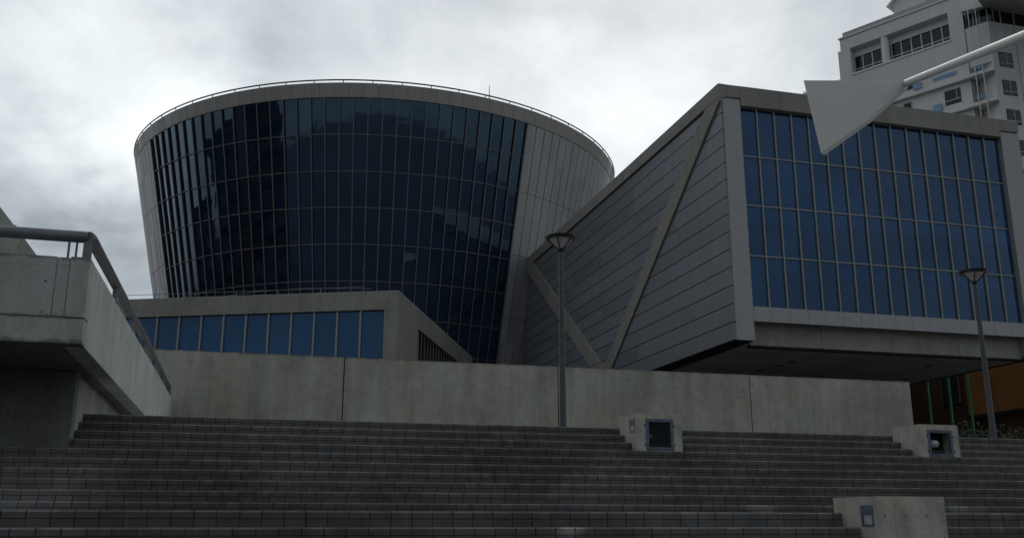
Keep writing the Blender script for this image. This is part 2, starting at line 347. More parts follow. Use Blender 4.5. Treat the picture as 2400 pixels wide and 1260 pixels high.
def thing(name, label, cat, loc=(0, 0, 0), rz=0.0, group=None):
    o = bpy.data.objects.new(name, None); COL.objects.link(o); o.location = loc; o.rotation_euler = (0, 0, rz)
    o.empty_display_size = 0.5; o['label'] = label; o['category'] = cat
    if group: o['group'] = group
    return o
def structure(o): o['kind'] = 'structure'; return o
def copy_thing(root, loc, label):
    r = root.copy(); COL.objects.link(r); r.location = loc; r['label'] = label
    def rec(a, b):
        for ch in list(a.children):
            c = ch.copy(); COL.objects.link(c); c.parent = b; rec(ch, c)
    kids = list(root.children)
    for ch in kids:
        c = ch.copy(); COL.objects.link(c); c.parent = r
        for g in list(ch.children):
            d = g.copy(); COL.objects.link(d); d.parent = c
    return r

# ================================================================== THE SETTING
# stairs: pavers in rows, a landing, then more rows up to the terrace
EDGES = [(9.87 - 0.33 * k, 1.577 - 0.16 * k) for k in range(9, -1, -1)] + [(10.2, 1.737)] + [(14.1 + 0.33 * k, 1.897 + 0.16 * k) for k in range(10)]
def stair_profile(edges, yend, zbot):
    p = [(edges[0][0], zbot)]
    zp = zbot
    for i, (y, z) in enumerate(edges):
        p.append((y, zp)) if i else None
        p += [(y, z - 0.016), (y + 0.018, z)]
        zp = z
    p += [(yend, zp), (yend, zbot)]
    q = []
    for a in p:
        if not q or a != q[-1]: q.append(a)
    return q
def stair_mesh(x0, x1, edges, yend, zbot):
    pr = stair_profile(edges, yend, zbot); mb = MB()
    # strips instead of one n-gon
    for i in range(len(pr) - 2):
        (y0, z0), (y1, z1) = pr[i], pr[i + 1]
        mb.quad((x0, y0, z0), (x1, y0, z0), (x1, y1, z1), (x0, y1, z1))
    for X, s in ((x0, -1), (x1, 1)):
        mb.f.append(tuple(range(len(mb.v), len(mb.v) + len(pr)))[::s]); mb.v += [(X, y, z) for y, z in pr]
    return mb
lo = stair_mesh(-16, 46, EDGES[:17], 16.078, 0.02)
lo2 = stair_mesh(-2.505, 46, EDGES[17:], 17.35, 2.690)
lo.add(lo2.v, lo2.f)
structure(lo.build('stairs', M['stairs']))
M['paving'] = concrete('terrace_paving', (0.33, 0.325, 0.31), None)
structure(MB().box(-2.505, 46, 17.345, 31.1, 3.0, 3.333).build('terrace_floor', M['paving']))
M['ground'] = concrete('ground_asphalt', (0.07, 0.07, 0.07), None)
structure(MB().box(-1500, 1500, 31.1, 2500, -1, 3.33).build('ground', M['ground']))
structure(MB().box(-1500, 1500, -40, 31.0, -1, 0.0).build('plaza', M['ground']))
m_, t_, b_ = newmat('harbour_water'); setc(t_, b_, (0.004, 0.008, 0.012)); b_.inputs['Roughness'].default_value = 0.35; b_.inputs['Specular IOR Level'].default_value = 0.12
bump(t_, b_, t_.noise(t_.n('ShaderNodeTexCoord').outputs['Object'], 0.6, 5), 0.4, 0.6)
structure(MB().box(-3000, 3000, -4000, -40.1, -3, -0.6).build('harbour_water', m_))

# ================================================================== RETAINING WALL
wall = thing('retaining_wall', 'long low bare concrete wall with tie holes running behind the top of the stairs', 'wall', (10, 31.1, 3.33))
JX = [-4.2, 2.98, 10.13, 17.30, 23.96]
for a, b in zip(JX[:-1], JX[1:]):
    mb = MB(); n = 24
    tops = [6.775 + random.uniform(-0.007, 0.007) for _ in range(n + 1)]
    xs = [a + 0.018 + (b - a - 0.036) * i / n for i in range(n + 1)]
    for i in range(n):
        mb.hexa([(xs[i] - 10, 0, 0), (xs[i + 1] - 10, 0, 0), (xs[i + 1] - 10, .4, 0), (xs[i] - 10, .4, 0), (xs[i] - 10, 0, tops[i] - 3.33), (xs[i + 1] - 10, 0, tops[i + 1] - 3.33), (xs[i + 1] - 10, .4, tops[i + 1] - 3.33), (xs[i] - 10, .4, tops[i] - 3.33)])
    o = mb.build('wall_panel', M['wall'], wall)
    bm = bmesh.new(); bm.from_mesh(o.data); bmesh.ops.remove_doubles(bm, verts=bm.verts, dist=1e-4)
    seen = {}
    for f in bm.faces: seen.setdefault(tuple(sorted(v.index for v in f.verts)), []).append(f)
    bmesh.ops.delete(bm, geom=[f for fs in seen.values() if len(fs) > 1 for f in fs], context='FACES_ONLY')
    bmesh.ops.recalc_face_normals(bm, faces=bm.faces); bm.to_mesh(o.data); bm.free()
mb = MB()
for x in JX[1:-1]: mb.box(x - 10 - 0.017, x - 10 + 0.017, .05, .35, 0, 3.42)
mb.build('joint_filler', M['black'], wall)

# ================================================================== LEFT CONCRETE TERRACE
ter = thing('concrete_terrace', 'raised concrete terrace with overhanging parapet and thick pipe handrail at the left', 'building', (-6, 16.1, 1.7))
def L(mb, dx=6, dy=-16.1, dz=-1.7):
    mb.v = [(x + dx, y + dy, z + dz) for x, y, z in mb.v]; return mb
ZL = M
# front parapet: lower strip, two upper panels, corner pillar
L(MB().box(-16, -2.10, 13.51, 13.78, 3.865, 4.205)).build('parapet_front', M['conc_left'], ter, 0.008)
L(MB().box(-16, -2.510, 13.512, 13.78, 4.211, 5.02).box(-2.504, -2.351, 13.516, 13.78, 4.215, 5.015).box(-16, -2.12, 13.53, 13.77, 4.20, 4.22)).build('parapet_panel', M['conc_left'], ter, 0.006)
L(MB().box(-2.345, -2.10, 13.497, 13.78, 4.211, 5.028)).build('corner_pillar', M['conc_left'], ter, 0.008)
def sidepiece(y0, y1):
    za, zb = [3.866 + (y - 13.5) * 0.006 for y in (y0, y1)]; ta, tb = [5.02 + (y - 13.5) * 0.0125 for y in (y0, y1)]
    return MB().hexa([(-2.36, y0, za), (-2.10, y0, za), (-2.10, y1, zb), (-2.36, y1, zb), (-2.36, y0, ta), (-2.10, y0, ta), (-2.10, y1, tb), (-2.36, y1, tb)])
L(sidepiece(13.785, 20.30)).build('parapet_side', M['conc_side'], ter, 0.006)
L(sidepiece(20.315, 31.09)).build('parapet_side', M['conc_side'], ter, 0.006)
L(MB().box(-16, -2.365, 13.79, 31.09, 3.885, 4.12)).build('floor_slab', M['conc_shade_tone'], ter)
L(MB().box(-16, -2.512, 16.08, 16.4, 0.1, 3.88)).build('support_wall', M['conc_shade_tone'], ter, 0.006)
L(MB().box(-2.8, -2.51, 16.402, 22.4, 0.1, 3.88).box(-2.8, -2.512, 22.42, 31.08, 0.1, 3.88)).build('support_wall', M['conc_left'], ter, 0.006)
hr = L(MB().tube([(-16, 13.62, 5.335), (-2.18, 13.62, 5.335)], 0.08, 16)).build('handrail', M['rail'], ter, smooth=True)
L(MB().tube([(-2.17, 13.60, 5.335), (-2.15, 13.70, 5.335), (-2.13, 21, 5.38), (-2.13, 29.3, 5.41), (-2.13, 29.36, 5.33), (-2.13, 29.38, 5.2)], 0.078, 16)).build('handrail', M['rail'], ter, smooth=True)
for a, b in ((-2.418, -2.394), (-2.322, -2.298), (-4.9, -4.87), (-4.8, -4.77), (-7.4, -7.37)):
    L(MB().box(a, b, 13.60, 13.64, 5.0, 5.28)).build('rail_post', M['rail'], ter)
L(MB().box(-2.225, -2.12, 13.58, 13.66, 5.01, 5.29)).build('rail_post', M['rail'], ter)
for yy in (16.3, 18.9, 21.5, 24.1, 26.7):
    z0 = 5.02 + (yy - 13.5) * 0.0125
    L(MB().box(-2.16, -2.10, yy, yy + 0.22, z0 - 0.02, z0 + 0.30)).build('rail_post', M['rail'], ter)
# inclined slab rising behind the parapet
poly = [(-2.9, 5.16), (-4.055, 6.615), (-4.50, 7.17), (-4.53, 7.24), (-4.56, 7.23), (-4.85, 7.58), (-8.5, 12.1), (-8.5, 4.12), (-2.9, 4.12)]
L(MB().prism(poly, lambda x, z: (x, 20.0, z), lambda x, z: (x, 20.35, z))).build('inclined_wall', M['conc_left'], ter, 0.006)

# ================================================================== LIGHT BLOCKS IN THE STAIRS
GB = 'concrete light blocks set into the stairs'
def light_block(x0, x1, y0, y1, z0, z1, label, front=None, kind='grille', side=None):
    cx, cy = (x0 + x1) / 2, (y0 + y1) / 2
    r = thing('light_block', label, 'light block', (cx, cy, z0), 0, GB)
    def S(mb): mb.v = [(x - cx, y - cy, z - z0) for x, y, z in mb.v]; return mb
    b = MB(); T = 0.10
    xa = x0
    if front:
        fx0, fx1, fz0, fz1 = front
        b.box(x0, fx0, y0, y0 + 0.3, z0, z1).box(fx1, x1, y0, y0 + 0.3, z0, z1).box(fx0, fx1, y0, y0 + 0.3, fz1, z1).box(fx0, fx1, y0, y0 + 0.3, z0, fz0)
        b.box(x0, x1, y0 + 0.3, y1, z0, z1)
    else:
        sy0, sy1, sz0, sz1 = side
        b.box(x0, x1, y0, sy0, z0, z1).box(x0, x1, sy1, y1, z0, z1).box(x0, x1, sy0, sy1, sz1, z1).box(x0, x1, sy0, sy1, z0, sz0).box(x0 + 0.12, x1, sy0, sy1, sz0, sz1)
    # merge coincident inner faces away
    o = S(b).build('body', M['conc_block'], r)
    bm = bmesh.new(); bm.from_mesh(o.data); bmesh.ops.remove_doubles(bm, verts=bm.verts, dist=1e-4); bm.to_mesh(o.data); bm.free()
    # chipped, slightly swollen cap
    if front:
        fx0, fx1, fz0, fz1 = front; fw = 0.058
        fr = S(MB().box(fx0, fx0 + fw, y0 - .012, y0 + .05, fz0, fz1).box(fx1 - fw, fx1, y0 - .012, y0 + .05, fz0, fz1)
               .box(fx0 + fw, fx1 - fw, y0 - .010, y0 + .05, fz1 - fw, fz1).box(fx0 + fw, fx1 - fw, y0 - .010, y0 + .05, fz0, fz0 + fw)).build('frame', M['blue'], r, 0.004)
        for bx in (fx0 - .012, fx1 + .012):
            for bz in (fz0 + .1, fz1 - .12): S(MB().box(bx - .012, bx + .012, y0 - .014, y0 + .01, bz - .014, bz + .014)).build('bolt', M['fin'], fr)
        S(MB().box(fx0, fx1, y0 + .27, y0 + .295, fz0, fz1)).build('niche', M['black'], r)
        if kind == 'grille':
            g = MB(); k = 13
            for i in range(k):
                xx = fx0 + fw + (fx1 - fx0 - 2 * fw) * (i + .5) / k; g.box(xx - .005, xx + .005, y0 + .02, y0 + .035, fz0 + fw, fz1 - fw)
            S(g).build('grille', M['fin'], r)
            S(MB().lathe([(0, .03), (.03, .02), (.05, -.02), (.03, -.04), (0, -.045)], 14, (fx0 + fw + .07, y0 + .13, fz0 + fw + .20))).build('lamp', M['bulb'], r, smooth=True)
        else:
            S(MB().lathe([(0.001, .075), (.08, .06), (.115, 0), (.08, -.06), (0.001, -.075)], 22, (fx0 + fw + .155, y0 + .13, fz0 + fw + .19))).build('lamp', M['bulb'], r, smooth=True)
    if side:
        sy0, sy1, sz0, sz1 = side; fw = 0.022; zm = sz1 - (sz1 - sz0) * 0.40
        S(MB().box(x0 - .008, x0 + .03, sy0, sy0 + fw, sz0, sz1).box(x0 - .008, x0 + .03, sy1 - fw, sy1, sz0, sz1).box(x0 - .007, x0 + .03, sy0 + fw, sy1 - fw, sz0, sz0 + fw)
          .box(x0 - .007, x0 + .03, sy0 + fw, sy1 - fw, zm, sz1)).build('side_frame', M['blue'], r)
        S(MB().box(x0 + .012, x0 + .02, sy0 + fw, sy1 - fw, sz0 + fw, zm)).build('side_lens', M['bulb'], r)
    return r
light_block(6.715, 7.575, 16.15, 16.97, 2.70, 3.52, 'pale concrete light block with dark barred opening, beside the middle lamp post', (6.88, 7.41, 2.872, 3.425), 'grille', (16.24, 16.48, 3.20, 3.42))
light_block(12.545, 13.42, 16.15, 16.97, 2.65, 3.475, 'pale concrete light block with round white lamp in its opening, near the wall end', (12.715, 13.275, 2.868, 3.374), 'lamp')
light_block(6.759, 7.615, 9.507, 10.36, 1.20, 1.905, 'large pale concrete block at the bottom edge, with small blue topped side lens', None, None, (9.61, 9.83, 1.586, 1.812))

# ================================================================== STREET LAMPS
GL = 'tapered lamp posts along the terrace'
lp = thing('street_lamp', 'grey lamp post with dark rimmed cone head standing before the siding and concrete wall', 'street lamp', (6.615, 20.0, 3.333), 0, GL)
MB().tube([(0, 0, 0), (0, 0, 1.2), (0, 0, 4.22)], [0.078, 0.070, 0.050], 12).build('pole', M['lamp'], lp, smooth=True)
MB().lathe([(0.001, 0), (.15, 0), (.15, .02), (.085, .03), (.08, .12), (.001, .12)], 16).build('base_plate', M['lamp_dark'], lp)
MB().lathe([(0.001, 4.18), (0.055, 4.18), (0.075, 4.235), (0.05, 4.26), (.001, 4.26)], 16).build('collar', M['lamp_dark'], lp, smooth=True)
MB().lathe([(.035, 4.235), (.10, 4.29), (.20, 4.40), (.285, 4.485), (.001, 4.49)], 28).build('lens', M['lens'], lp, smooth=True)
MB().lathe([(.255, 4.462), (.30, 4.452), (.338, 4.49), (.345, 4.53), (.20, 4.56), (.001, 4.575)], 36).build('rim', M['lamp_dark'], lp, smooth=True)
rb = MB()
for k in range(5):
    a = 2 * pi * k / 5 + 0.35
    pr = [(.045, 4.23), (.108, 4.285), (.208, 4.395), (.30, 4.47)]
    rb.tube([(r * cos(a), r * sin(a), z) for r, z in pr], 0.013, 6)
rb.build('rib', M['lamp_dark'], lp)
copy_thing(lp, (17.635, 20.0, 3.30), 'grey lamp post with cone head at the right, standing before the blue glass block')

# ================================================================== GLASS BOX
bx = thing('glass_box_building', 'cantilevered box building with blue glazed front, grey slatted side and concrete diagonals', 'building', (22.7, 42, 3.33))
def B(mb): mb.v = [(x - 22.7, y - 42, z - 3.33) for x, y, z in mb.v]; return mb
X0, X1, YB = 22.72, 41.30, 82.0
XW0, XW1 = 23.86, 40.05
ZT, ZP, ZW, ZS, ZF, ZC = 23.77, 23.08, 22.68, 12.03, 11.27, 10.29
B(MB().box(X0, 23.845, 42.0, 42.6, ZP, ZT).box(23.855, XW1, 41.99, 42.6, ZW, ZT).box(XW1 + .01, X1, 42.0, 42.6, ZP, ZT)).build('front_parapet', M['parapet'], bx, 0.01)
B(MB().box(X0 + .125, 23.84, 42.05, 42.9, ZC, ZP - .05).box(X0 + .03, 23.8, 42.2, 42.9, ZP - .06, ZP + .01)).build('corner_column', M['white_metal'], bx, 0.01)
B(MB().box(XW1 + .02, X1, 42.05, 42.9, ZC, ZP - .05)).build('corner_column', M['white_metal'], bx, 0.01)
NB = 16; dxw = (XW1 - XW0) / NB
rows = [ZS, 14.68, 17.34, 20.0, ZW]
for i in range(NB):
    for j in range(4):
        a, b = XW0 + dxw * i + .04, XW0 + dxw * (i + 1) - .04; c, d = rows[j] + .035, rows[j + 1] - .03
        ty, tz = random.uniform(-.006, .006), random.uniform(-.008, .008); y = 42.33
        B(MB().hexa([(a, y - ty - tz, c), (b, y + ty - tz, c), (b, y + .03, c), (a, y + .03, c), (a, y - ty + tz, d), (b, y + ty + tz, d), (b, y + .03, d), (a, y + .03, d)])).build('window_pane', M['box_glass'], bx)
for i in range(NB + 1):
    x = XW0 + dxw * i; w_ = .034 if 0 < i < NB else .03
    B(MB().box(x - w_, x + w_, 42.23, 42.45, ZS, ZW + .0)).build('mullion', M['mullion'], bx)
for z in rows[1:-1]: B(MB().box(XW0, XW1, 42.27, 42.44, z - .03, z + .03)).build('transom', M['mullion'], bx)
B(MB().box(XW0, XW1, 42.46, 42.6, ZS, ZW)).build('backing', M['black'], bx)
for i in range(NB):
    a, b = XW0 + dxw * i + (.006 if i else 0), XW0 + dxw * (i + 1) - .006
    B(MB().box(a, b, 42.07, 42.17, ZF, ZS - .03)).build('sill_panel', M['white_metal'], bx, .004)
B(MB().box(XW0, XW1, 42.12, 42.55, ZS - .035, ZS).box(XW0, XW1, 42.09, 42.165, ZF + .01, ZS - .04)).build('sill', M['mullion'], bx)
gx = [23.9, 28.0, 32.1, 36.2, 40.2]
for a, b in zip(gx[:-1], gx[1:]): B(MB().box(a + .01, b - .01, 42.75, 43.1, 10.20, 12.4)).build('girder', M['conc'], bx, .01)
B(MB().box(23.9, 40.2, 42.80, 43.1, 10.10, 10.20)).build('drip_edge', M['black'], bx)
B(MB().box(X0 + .03, 23.80, 42.08, YB, ZC - .012, ZC - .002)).build('dark_recess_stand_in', M['black'], bx)  # black sheet stands in for the dark recess under the side wall
B(MB().box(23.82, 40.3, 43.0, YB, 10.17, 10.6)).build('soffit', M['conc_dark'], bx)
for _ in range(7):
    x, y = random.uniform(25, 39), random.uniform(43.5, 54); B(MB().box(x - .15, x + .15, y - .1, y + .1, 10.13, 10.171)).build('soffit_fitting', M['fin'], bx)
B(MB().box(X0 + .15, 23.7, 42.9, YB, ZC + .03, ZP)).build('side_core', M['black'], bx)
B(MB().box(40.35, X1 - .02, 42.9, YB, ZC + .0, ZT - .02)).build('right_side_wall', M['fin'], bx)
B(MB().box(23.7, 40.35, 43.12, YB, 10.62, ZT - .32)).build('core', M['black'], bx)
B(MB().box(X0 + .4, X1 - .4, 42.6, YB, ZT - .3, ZT - .1)).build('roof', M['conc'], bx)
# slatted side: planks with shadow gaps
zj = [ZC + .0] + [11.17 + .917 * k for k in range(13)] + [22.95]
for a, b in zip(zj[:-1], zj[1:]):
    mb = MB()
    ys = [42.06] + [48 + 6 * k for k in range(6)] + [YB]
    for p, q in zip(ys[:-1], ys[1:]): mb.box(X0, X0 + .12, p + .004, q - .004, a + .025, b - .025)
    B(mb).build('side_plank', M['siding'], bx)
B(MB().box(X0 - .13, X0 + .3, 41.985, YB, 23.0, ZT)).build('side_beam', M['parapet'], bx, .01)
def strut(pts):
    B(MB().prism(pts, lambda y, z: (X0 - .125, y, z), lambda y, z: (X0 + .1, y, z))).build('diagonal_strut', M['parapet'], bx, .01)
strut([(41.99, 22.99), (43.55, 22.99), (45.0, 22.15), (59.2, 11.93), (60.5, 12.05), (62.45, 12.05), (62.3, 9.7), (60, 9.7), (58.233, 11.419), (41.99, 22.8)])
strut([(62.42, 12.07), (78.15, 22.99), (75.99, 22.99), (60.45, 12.07)])

# ================================================================== ROUND DRUM
DC = (12.22, 96.20); DR = 24.09; SL = 0.2116; ZTOP = 36.0
dr = thing('round_museum_drum', 'huge round inverted cone building with dark glass wall and grey rim behind the concrete wall', 'building', (DC[0], DC[1], 3.33))
def R_(z): return DR - SL * (ZTOP - z)
def P(th, z, off=0.0):
    r = R_(z) + off; a = radians(th); return (r * sin(a), -r * cos(a), z - 3.33)
def shell(mb, t0, t1, z0, z1, o0, o1, n=1):
    for k in range(n):
        a, b = t0 + (t1 - t0) * k / n, t0 + (t1 - t0) * (k + 1) / n
        mb.hexa([P(a, z0, o1), P(b, z0, o1), P(b, z0, o0), P(a, z0, o0), P(a, z1, o1), P(b, z1, o1), P(b, z1, o0), P(a, z1, o0)])
    return mb
TH0, TH1, NG = -66.2, 23.3, 32
dth = (TH1 - TH0) / NG
zr = [6.1, 9.0, 11.9, 14.8, 17.45, 20.35, 23.22, 26.1, 28.95, 31.85, 34.78]
for i in range(NG):
    a, b = TH0 + dth * i, TH0 + dth * (i + 1); mb = MB()
    for j in range(len(zr) - 1):
        ja, jb, jc = [random.uniform(-.0035, .0035) for _ in range(3)]
        z0, z1 = zr[j] + .02, zr[j + 1] - .02
        mb.hexa([P(a, z0, ja), P(b, z0, jb), P(b, z0, -.1), P(a, z0, -.1), P(a, z1, ja + jc), P(b, z1, jb + jc), P(b, z1, -.1), P(a, z1, -.1)])
    mb.build('glass_strip', M['drum_glass'], dr)
for i in range(NG + 1):
    th = TH0 + dth * i; hw = 0.042
    r0, r1 = R_(6.1), R_(34.78); a = radians(th)
    def Q(z, u, o):
        r = R_(z) + o; return (r * sin(a) + u * cos(a), -r * cos(a) + u * sin(a), z - 3.33)
    def bar(u, o0, o1): return MB().hexa([Q(6.1, -u, o1), Q(6.1, u, o1), Q(6.1, u, o0), Q(6.1, -u, o0), Q(34.78, -u, o1), Q(34.78, u, o1), Q(34.78, u, o0), Q(34.78, -u, o0)])
    mu = bar(hw, .15, .185).build('mullion', M['drum_mull'], dr)
    bar(hw * .7, -.05, .15).build('web', M['fin'], mu)
for z in zr[1:-1]: shell(MB(), TH0, TH1, z - .035, z + .035, -.03, .10, 64).build('transom', M['drum_mull'], dr)
# rim band, panel by panel, and rain cladding
nr = 128; mb = MB()
for k in range(nr):
    a, b = k * 360 / nr, (k + 1) * 360 / nr; g = .028
    shell(mb, a + g, b - g, 34.80, 35.95, -.2, .08)
mb.build('rim_band', M['rim'], dr)
mb = MB()
zc = [6.1, 7.97, 13.22, 18.47, 23.72, 28.97, 34.76]
nt_ = 90
k0 = TH1 + .25; span = 360 - (TH1 - TH0) - .5; npan = 112
for k in range(npan):
    a, b = k0 + span * k / npan, k0 + span * (k + 1) / npan
    for z0, z1 in zip(zc[:-1], zc[1:]):
        j = random.uniform(-.012, .012); g = .10
        mb.hexa([P(a + g, z0 + .02, .07 + j), P(b - g, z0 + .02, .07), P(b - g, z0 + .02, 0), P(a + g, z0 + .02, 0), P(a + g, z1 - .02, .07 + j), P(b - g, z1 - .02, .07), P(b - g, z1 - .02, 0), P(a + g, z1 - .02, 0)])
mb.build('metal_cladding', M['clad'], dr)
mb = MB(); n = 96
ring = lambda z, o: [P(360 * k / n, z, o) for k in range(n)]
mb.lathe([(R_(3.34) - .12, 0.01), (R_(35.9) - .12, 32.57), (.01, 32.5)], n)
mb.build('inner_shell', M['black'], dr)
rail = MB().tube([P(360 * k / 160, 36.17, .05) for k in range(160)], 0.062, 6, closed=True).build('roof_rail', M['rail'], dr)
pm = MB()
for k in range(64):
    q = P(360 * (k + .3) / 64, 36.0, .0); pm.tube([(q[0], q[1], q[2] - .1), (q[0], q[1], q[2] + .17)], .04, 5)
pm.build('rail_posts', M['rail'], dr)
MB().tube([P(14.2, 36.0, -.3), tuple(Vector(P(14.2, 36.0, -.3)) + Vector((0, 0, 1.35)))], [0.045, 0.02], 6).build('antenna', M['rail'], dr)

# ================================================================== LOW PAVILION (turned towards the left)
sb = thing('low_pavilion', 'low concrete pavilion with a strip of bright blue windows in front of the drum', 'building', (7.48, 50.0, 3.33), atan2(-.399, .917))
def Z(mb): mb.v = [(x, y, z - 3.33) for x, y, z in mb.v]; return mb
Z(MB().box(-26, 0, 0, .5, 12.60, 13.62).box(-.76, 0, 0, .5, 3.34, 12.6).box(-26, -.76, 0, .5, 3.34, 9.3).box(-.5, 0, .5, 4.46, 3.34, 13.62).box(-.5, 0, 4.46, 20.5, 12.41, 13.62).box(-.5, 0, 20.5, 21.5, 3.34, 13.62)).build('wall', M['conc'], sb, .01)
for i in range(19):
    a = -.80 - 1.277 * (i + 1) + .05; b = -.80 - 1.277 * i - .05
    Z(MB().box(a, b, .20, .24, 9.33, 12.57)).build('window_pane', M['sb_glass'], sb)
    Z(MB().box(a - .10, a, .08, .30, 9.3, 12.6)).build('mullion', M['mullion'], sb)
Z(MB().box(-.80, -.75, .08, .3, 9.3, 12.6)).build('mullion', M['mullion'], sb)
Z(MB().box(-26, -.52, .35, .45, 9.3, 12.6).box(-.4, -.3, 4.46, 20.5, 3.34, 12.4)).build('backing', M['black'], sb)
mb = MB()
for k in range(20): mb.box(-.10, -.07, 4.9 + .78 * k, 4.97 + .78 * k, 3.4, 12.4)
Z(mb).build('side_bars', M['mullion'], sb)
Z(MB().box(-26, -.5, .5, 20.5, 13.0, 13.3)).build('roof', M['conc'], sb)
rr = MB().tube([(-25, 1.5, 14.24), (-8.5, 1.5, 14.22), (-2.4, 1.5, 14.25)], .016, 5).tube([(-25, 1.5, 13.98), (-2.4, 1.5, 13.98)], .014, 5)
for k in range(10): rr.tube([(-2.4 - 2.45 * k, 1.5, 13.3), (-2.4 - 2.45 * k, 1.5, 14.24)], .025, 5)
rr.tube([(-10.5, 1.6, 14.0), (-9, 2.2, 14.35), (-6.2, 3.4, 14.75), (-3.0, 5.0, 15.0)], .016, 5)
Z(rr).build('roof_rail', M['rail'], sb)

# ================================================================== WHITE TOWER
tw = thing('white_tower', 'tall white tiled apartment tower with long window band, rising behind the glass box', 'building', (71.78, 100.0, 3.33), atan2(-.88, .476))
# upper block with recessed window band (local x runs to the right, y into the building)
Z(MB().box(0, 15.5, 0, 1.3, 61.12, 62.75).box(0, 1.27, 0, 1.3, 57.5, 61.12).box(13.8, 15.5, 0, 1.3, 57.5, 61.12).box(-.4, 15.5, 0, 1.3, 3.34, 57.5).box(-.4, 0, .0, 1.3, 57.5, 61.2)
  .box(-.4, 15.5, 1.3, 22, 3.34, 57.5).box(0, 15.5, 1.3, 22, 61.2, 62.75).box(0, .5, 1.3, 22, 57.5, 61.2)).build('wall', M['tower'], tw)
Z(MB().box(-.15, 15.5, -.15, 22, 62.78, 62.98)).build('cornice', M['tower_trim'], tw)
Z(MB().box(.3, 15.5, .3, 22, 62.98, 63.75)).build('attic', M['tower_attic'], tw)
Z(MB().tube([(5.7, .5, 57.5), (5.7, .5, 61.12)], .48, 20)).build('pillar', M['tower_trim'], tw, smooth=True)
Z(MB().box(1.2, 13.9, -.1, .35, 57.32, 57.56)).build('window_sill', M['tower_trim'], tw)
Z(MB().box(1.3, 13.8, 1.25, 1.3, 57.5, 61.1)).build('window_pane', M['tower_glass'], tw)
wf = MB()
for k in range(10): xx = 2.35 + 1.27 * k; wf.box(xx - .06, xx + .06, 1.1, 1.24, 57.5, 60.25)
wf.box(1.3, 13.8, 1.12, 1.24, 58.45, 58.55).box(1.3, 13.8, 1.1, 1.24, 57.5, 57.62).box(1.3, 13.8, 1.05, 1.24, 60.2, 61.1)
Z(wf).build('window_frame', M['tower_trim'], tw)
# penthouse with eaves
Z(MB().box(6.2, 10.4, 3.0, 9, 63.7, 66.6)).build('penthouse', M['tower'], tw)
Z(MB().box(10.4, 30, 3.6, 9, 63.7, 69.0)).build('stair_head', M['tower_attic'], tw)
Z(MB().prism([(5.6, 66.2), (10.4, 70.2), (10.4, 70.5), (5.4, 66.4)], lambda a, b: (a, 2.6, b), lambda a, b: (a, 9.5, b))).build('penthouse_roof', M['tower_trim'], tw)
Z(MB().prism([(6.2, 66.6), (10.4, 66.6), (10.4, 70.1)], lambda a, b: (a, 3.0, b), lambda a, b: (a, 9, b))).build('penthouse_gable', M['tower'], tw)
Z(MB().box(7.3, 8.3, 2.93, 3.0, 64.3, 64.9)).build('vent', M['fin'], tw)
def twin(x0, x1, z0, z1, recess=True):
    f = Z(MB().box(x0 - .05, x1 + .05, -.04, .01, z0 - .05, z1 + .05)).build('window_frame', M['fin'], tw)
    Z(MB().box(x0, x1, -.055, -.035, z0, z1)).build('pane', M['tower_glass'], f)
    Z(MB().box(x0, x1, -.075, -.05, z0 + .42, z0 + .50).box((x0 + x1) / 2 + .45, (x0 + x1) / 2 + .5, -.075, -.05, z0 + .5, z1)).build('glazing_bar', M['tower_trim'], f)
twin(12.4, 14.15, 49.5, 51.2)
twin(7.45, 8.35, 50.0, 51.25); twin(7.6, 9.0, 53.0, 53.6)
twin(12.4, 14.15, 45.9, 47.6)
bb = Z(MB().box(11.2, 13.95, -.06, .02, 52.95, 53.45).box(11.25, 13.9, -.09, -.06, 53.15, 53.2)).build('window_frame', M['sign_blue'], tw)
for a, b, c, d in ((8.82, 9.78, 52.65, 53.4), (10.97, 11.93, 49.0, 49.9)):
    Z(MB().box(a, b, -.22, .02, c, d)).build('blue_box', M['sign_blue'], tw)
for z in (52.15, 48.5, 44.9):
    Z(MB().box(4.5, 15.0, -.55, 0, z - .35, z).box(15.0, 18.3, -.75, 1.2, z - .38, z + .02)).build('balcony_slab', M['tower_trim'], tw)
    Z(MB().box(15.0, 18.3, -.70, -.66, z + .02, z + .95)).build('balcony_rail', M['tower_under'], tw) if z < 44 else None
ZB = 58.25
Z(MB().box(15.6, 15.75, .02, 1.2, 3.34, ZB - 1).box(15.6, 18.4, 1.2, 8, 3.34, ZB)).build('recess_wall', M['recess'], tw)
Z(MB().box(15.5, 18.2, 0, 1.18, 53.2, ZB)).build('parapet', M['tower'], tw)
for a, b, c, d in ((16.05, 16.5, 52.5, 53.0), (16.58, 16.98, 52.5, 53.0), (16.1, 16.4, 48.85, 49.45), (16.5, 16.75, 48.85, 49.45), (16.82, 17.05, 48.85, 49.45)):
    Z(MB().box(a, b, -.6, -.3, c - (.0), d)).build('laundry_box', M['sign_blue'], tw)
for xx in (16.4, 17.25):
    Z(MB().tube([(xx, -.82, 40), (xx, -.82, 60.0)], .06, 6)).build('downpipe', M['tower_trim'], tw)
Z(MB().box(15.52, 15.60, -.02, .5, 53, 60.1)).build('shadow_joint', M['fin'], tw)
# windows of the corner storey, above the parapet
Z(MB().box(15.6, 18.3, 1.0, 1.1, ZB, 60.4)).build('window_pane', M['tower_glass'], tw)
for xx in (16.3, 17.0, 17.9): Z(MB().box(xx - .05, xx + .05, .9, 1.0, ZB, 60.3)).build('mullion', M['tower_trim'], tw)
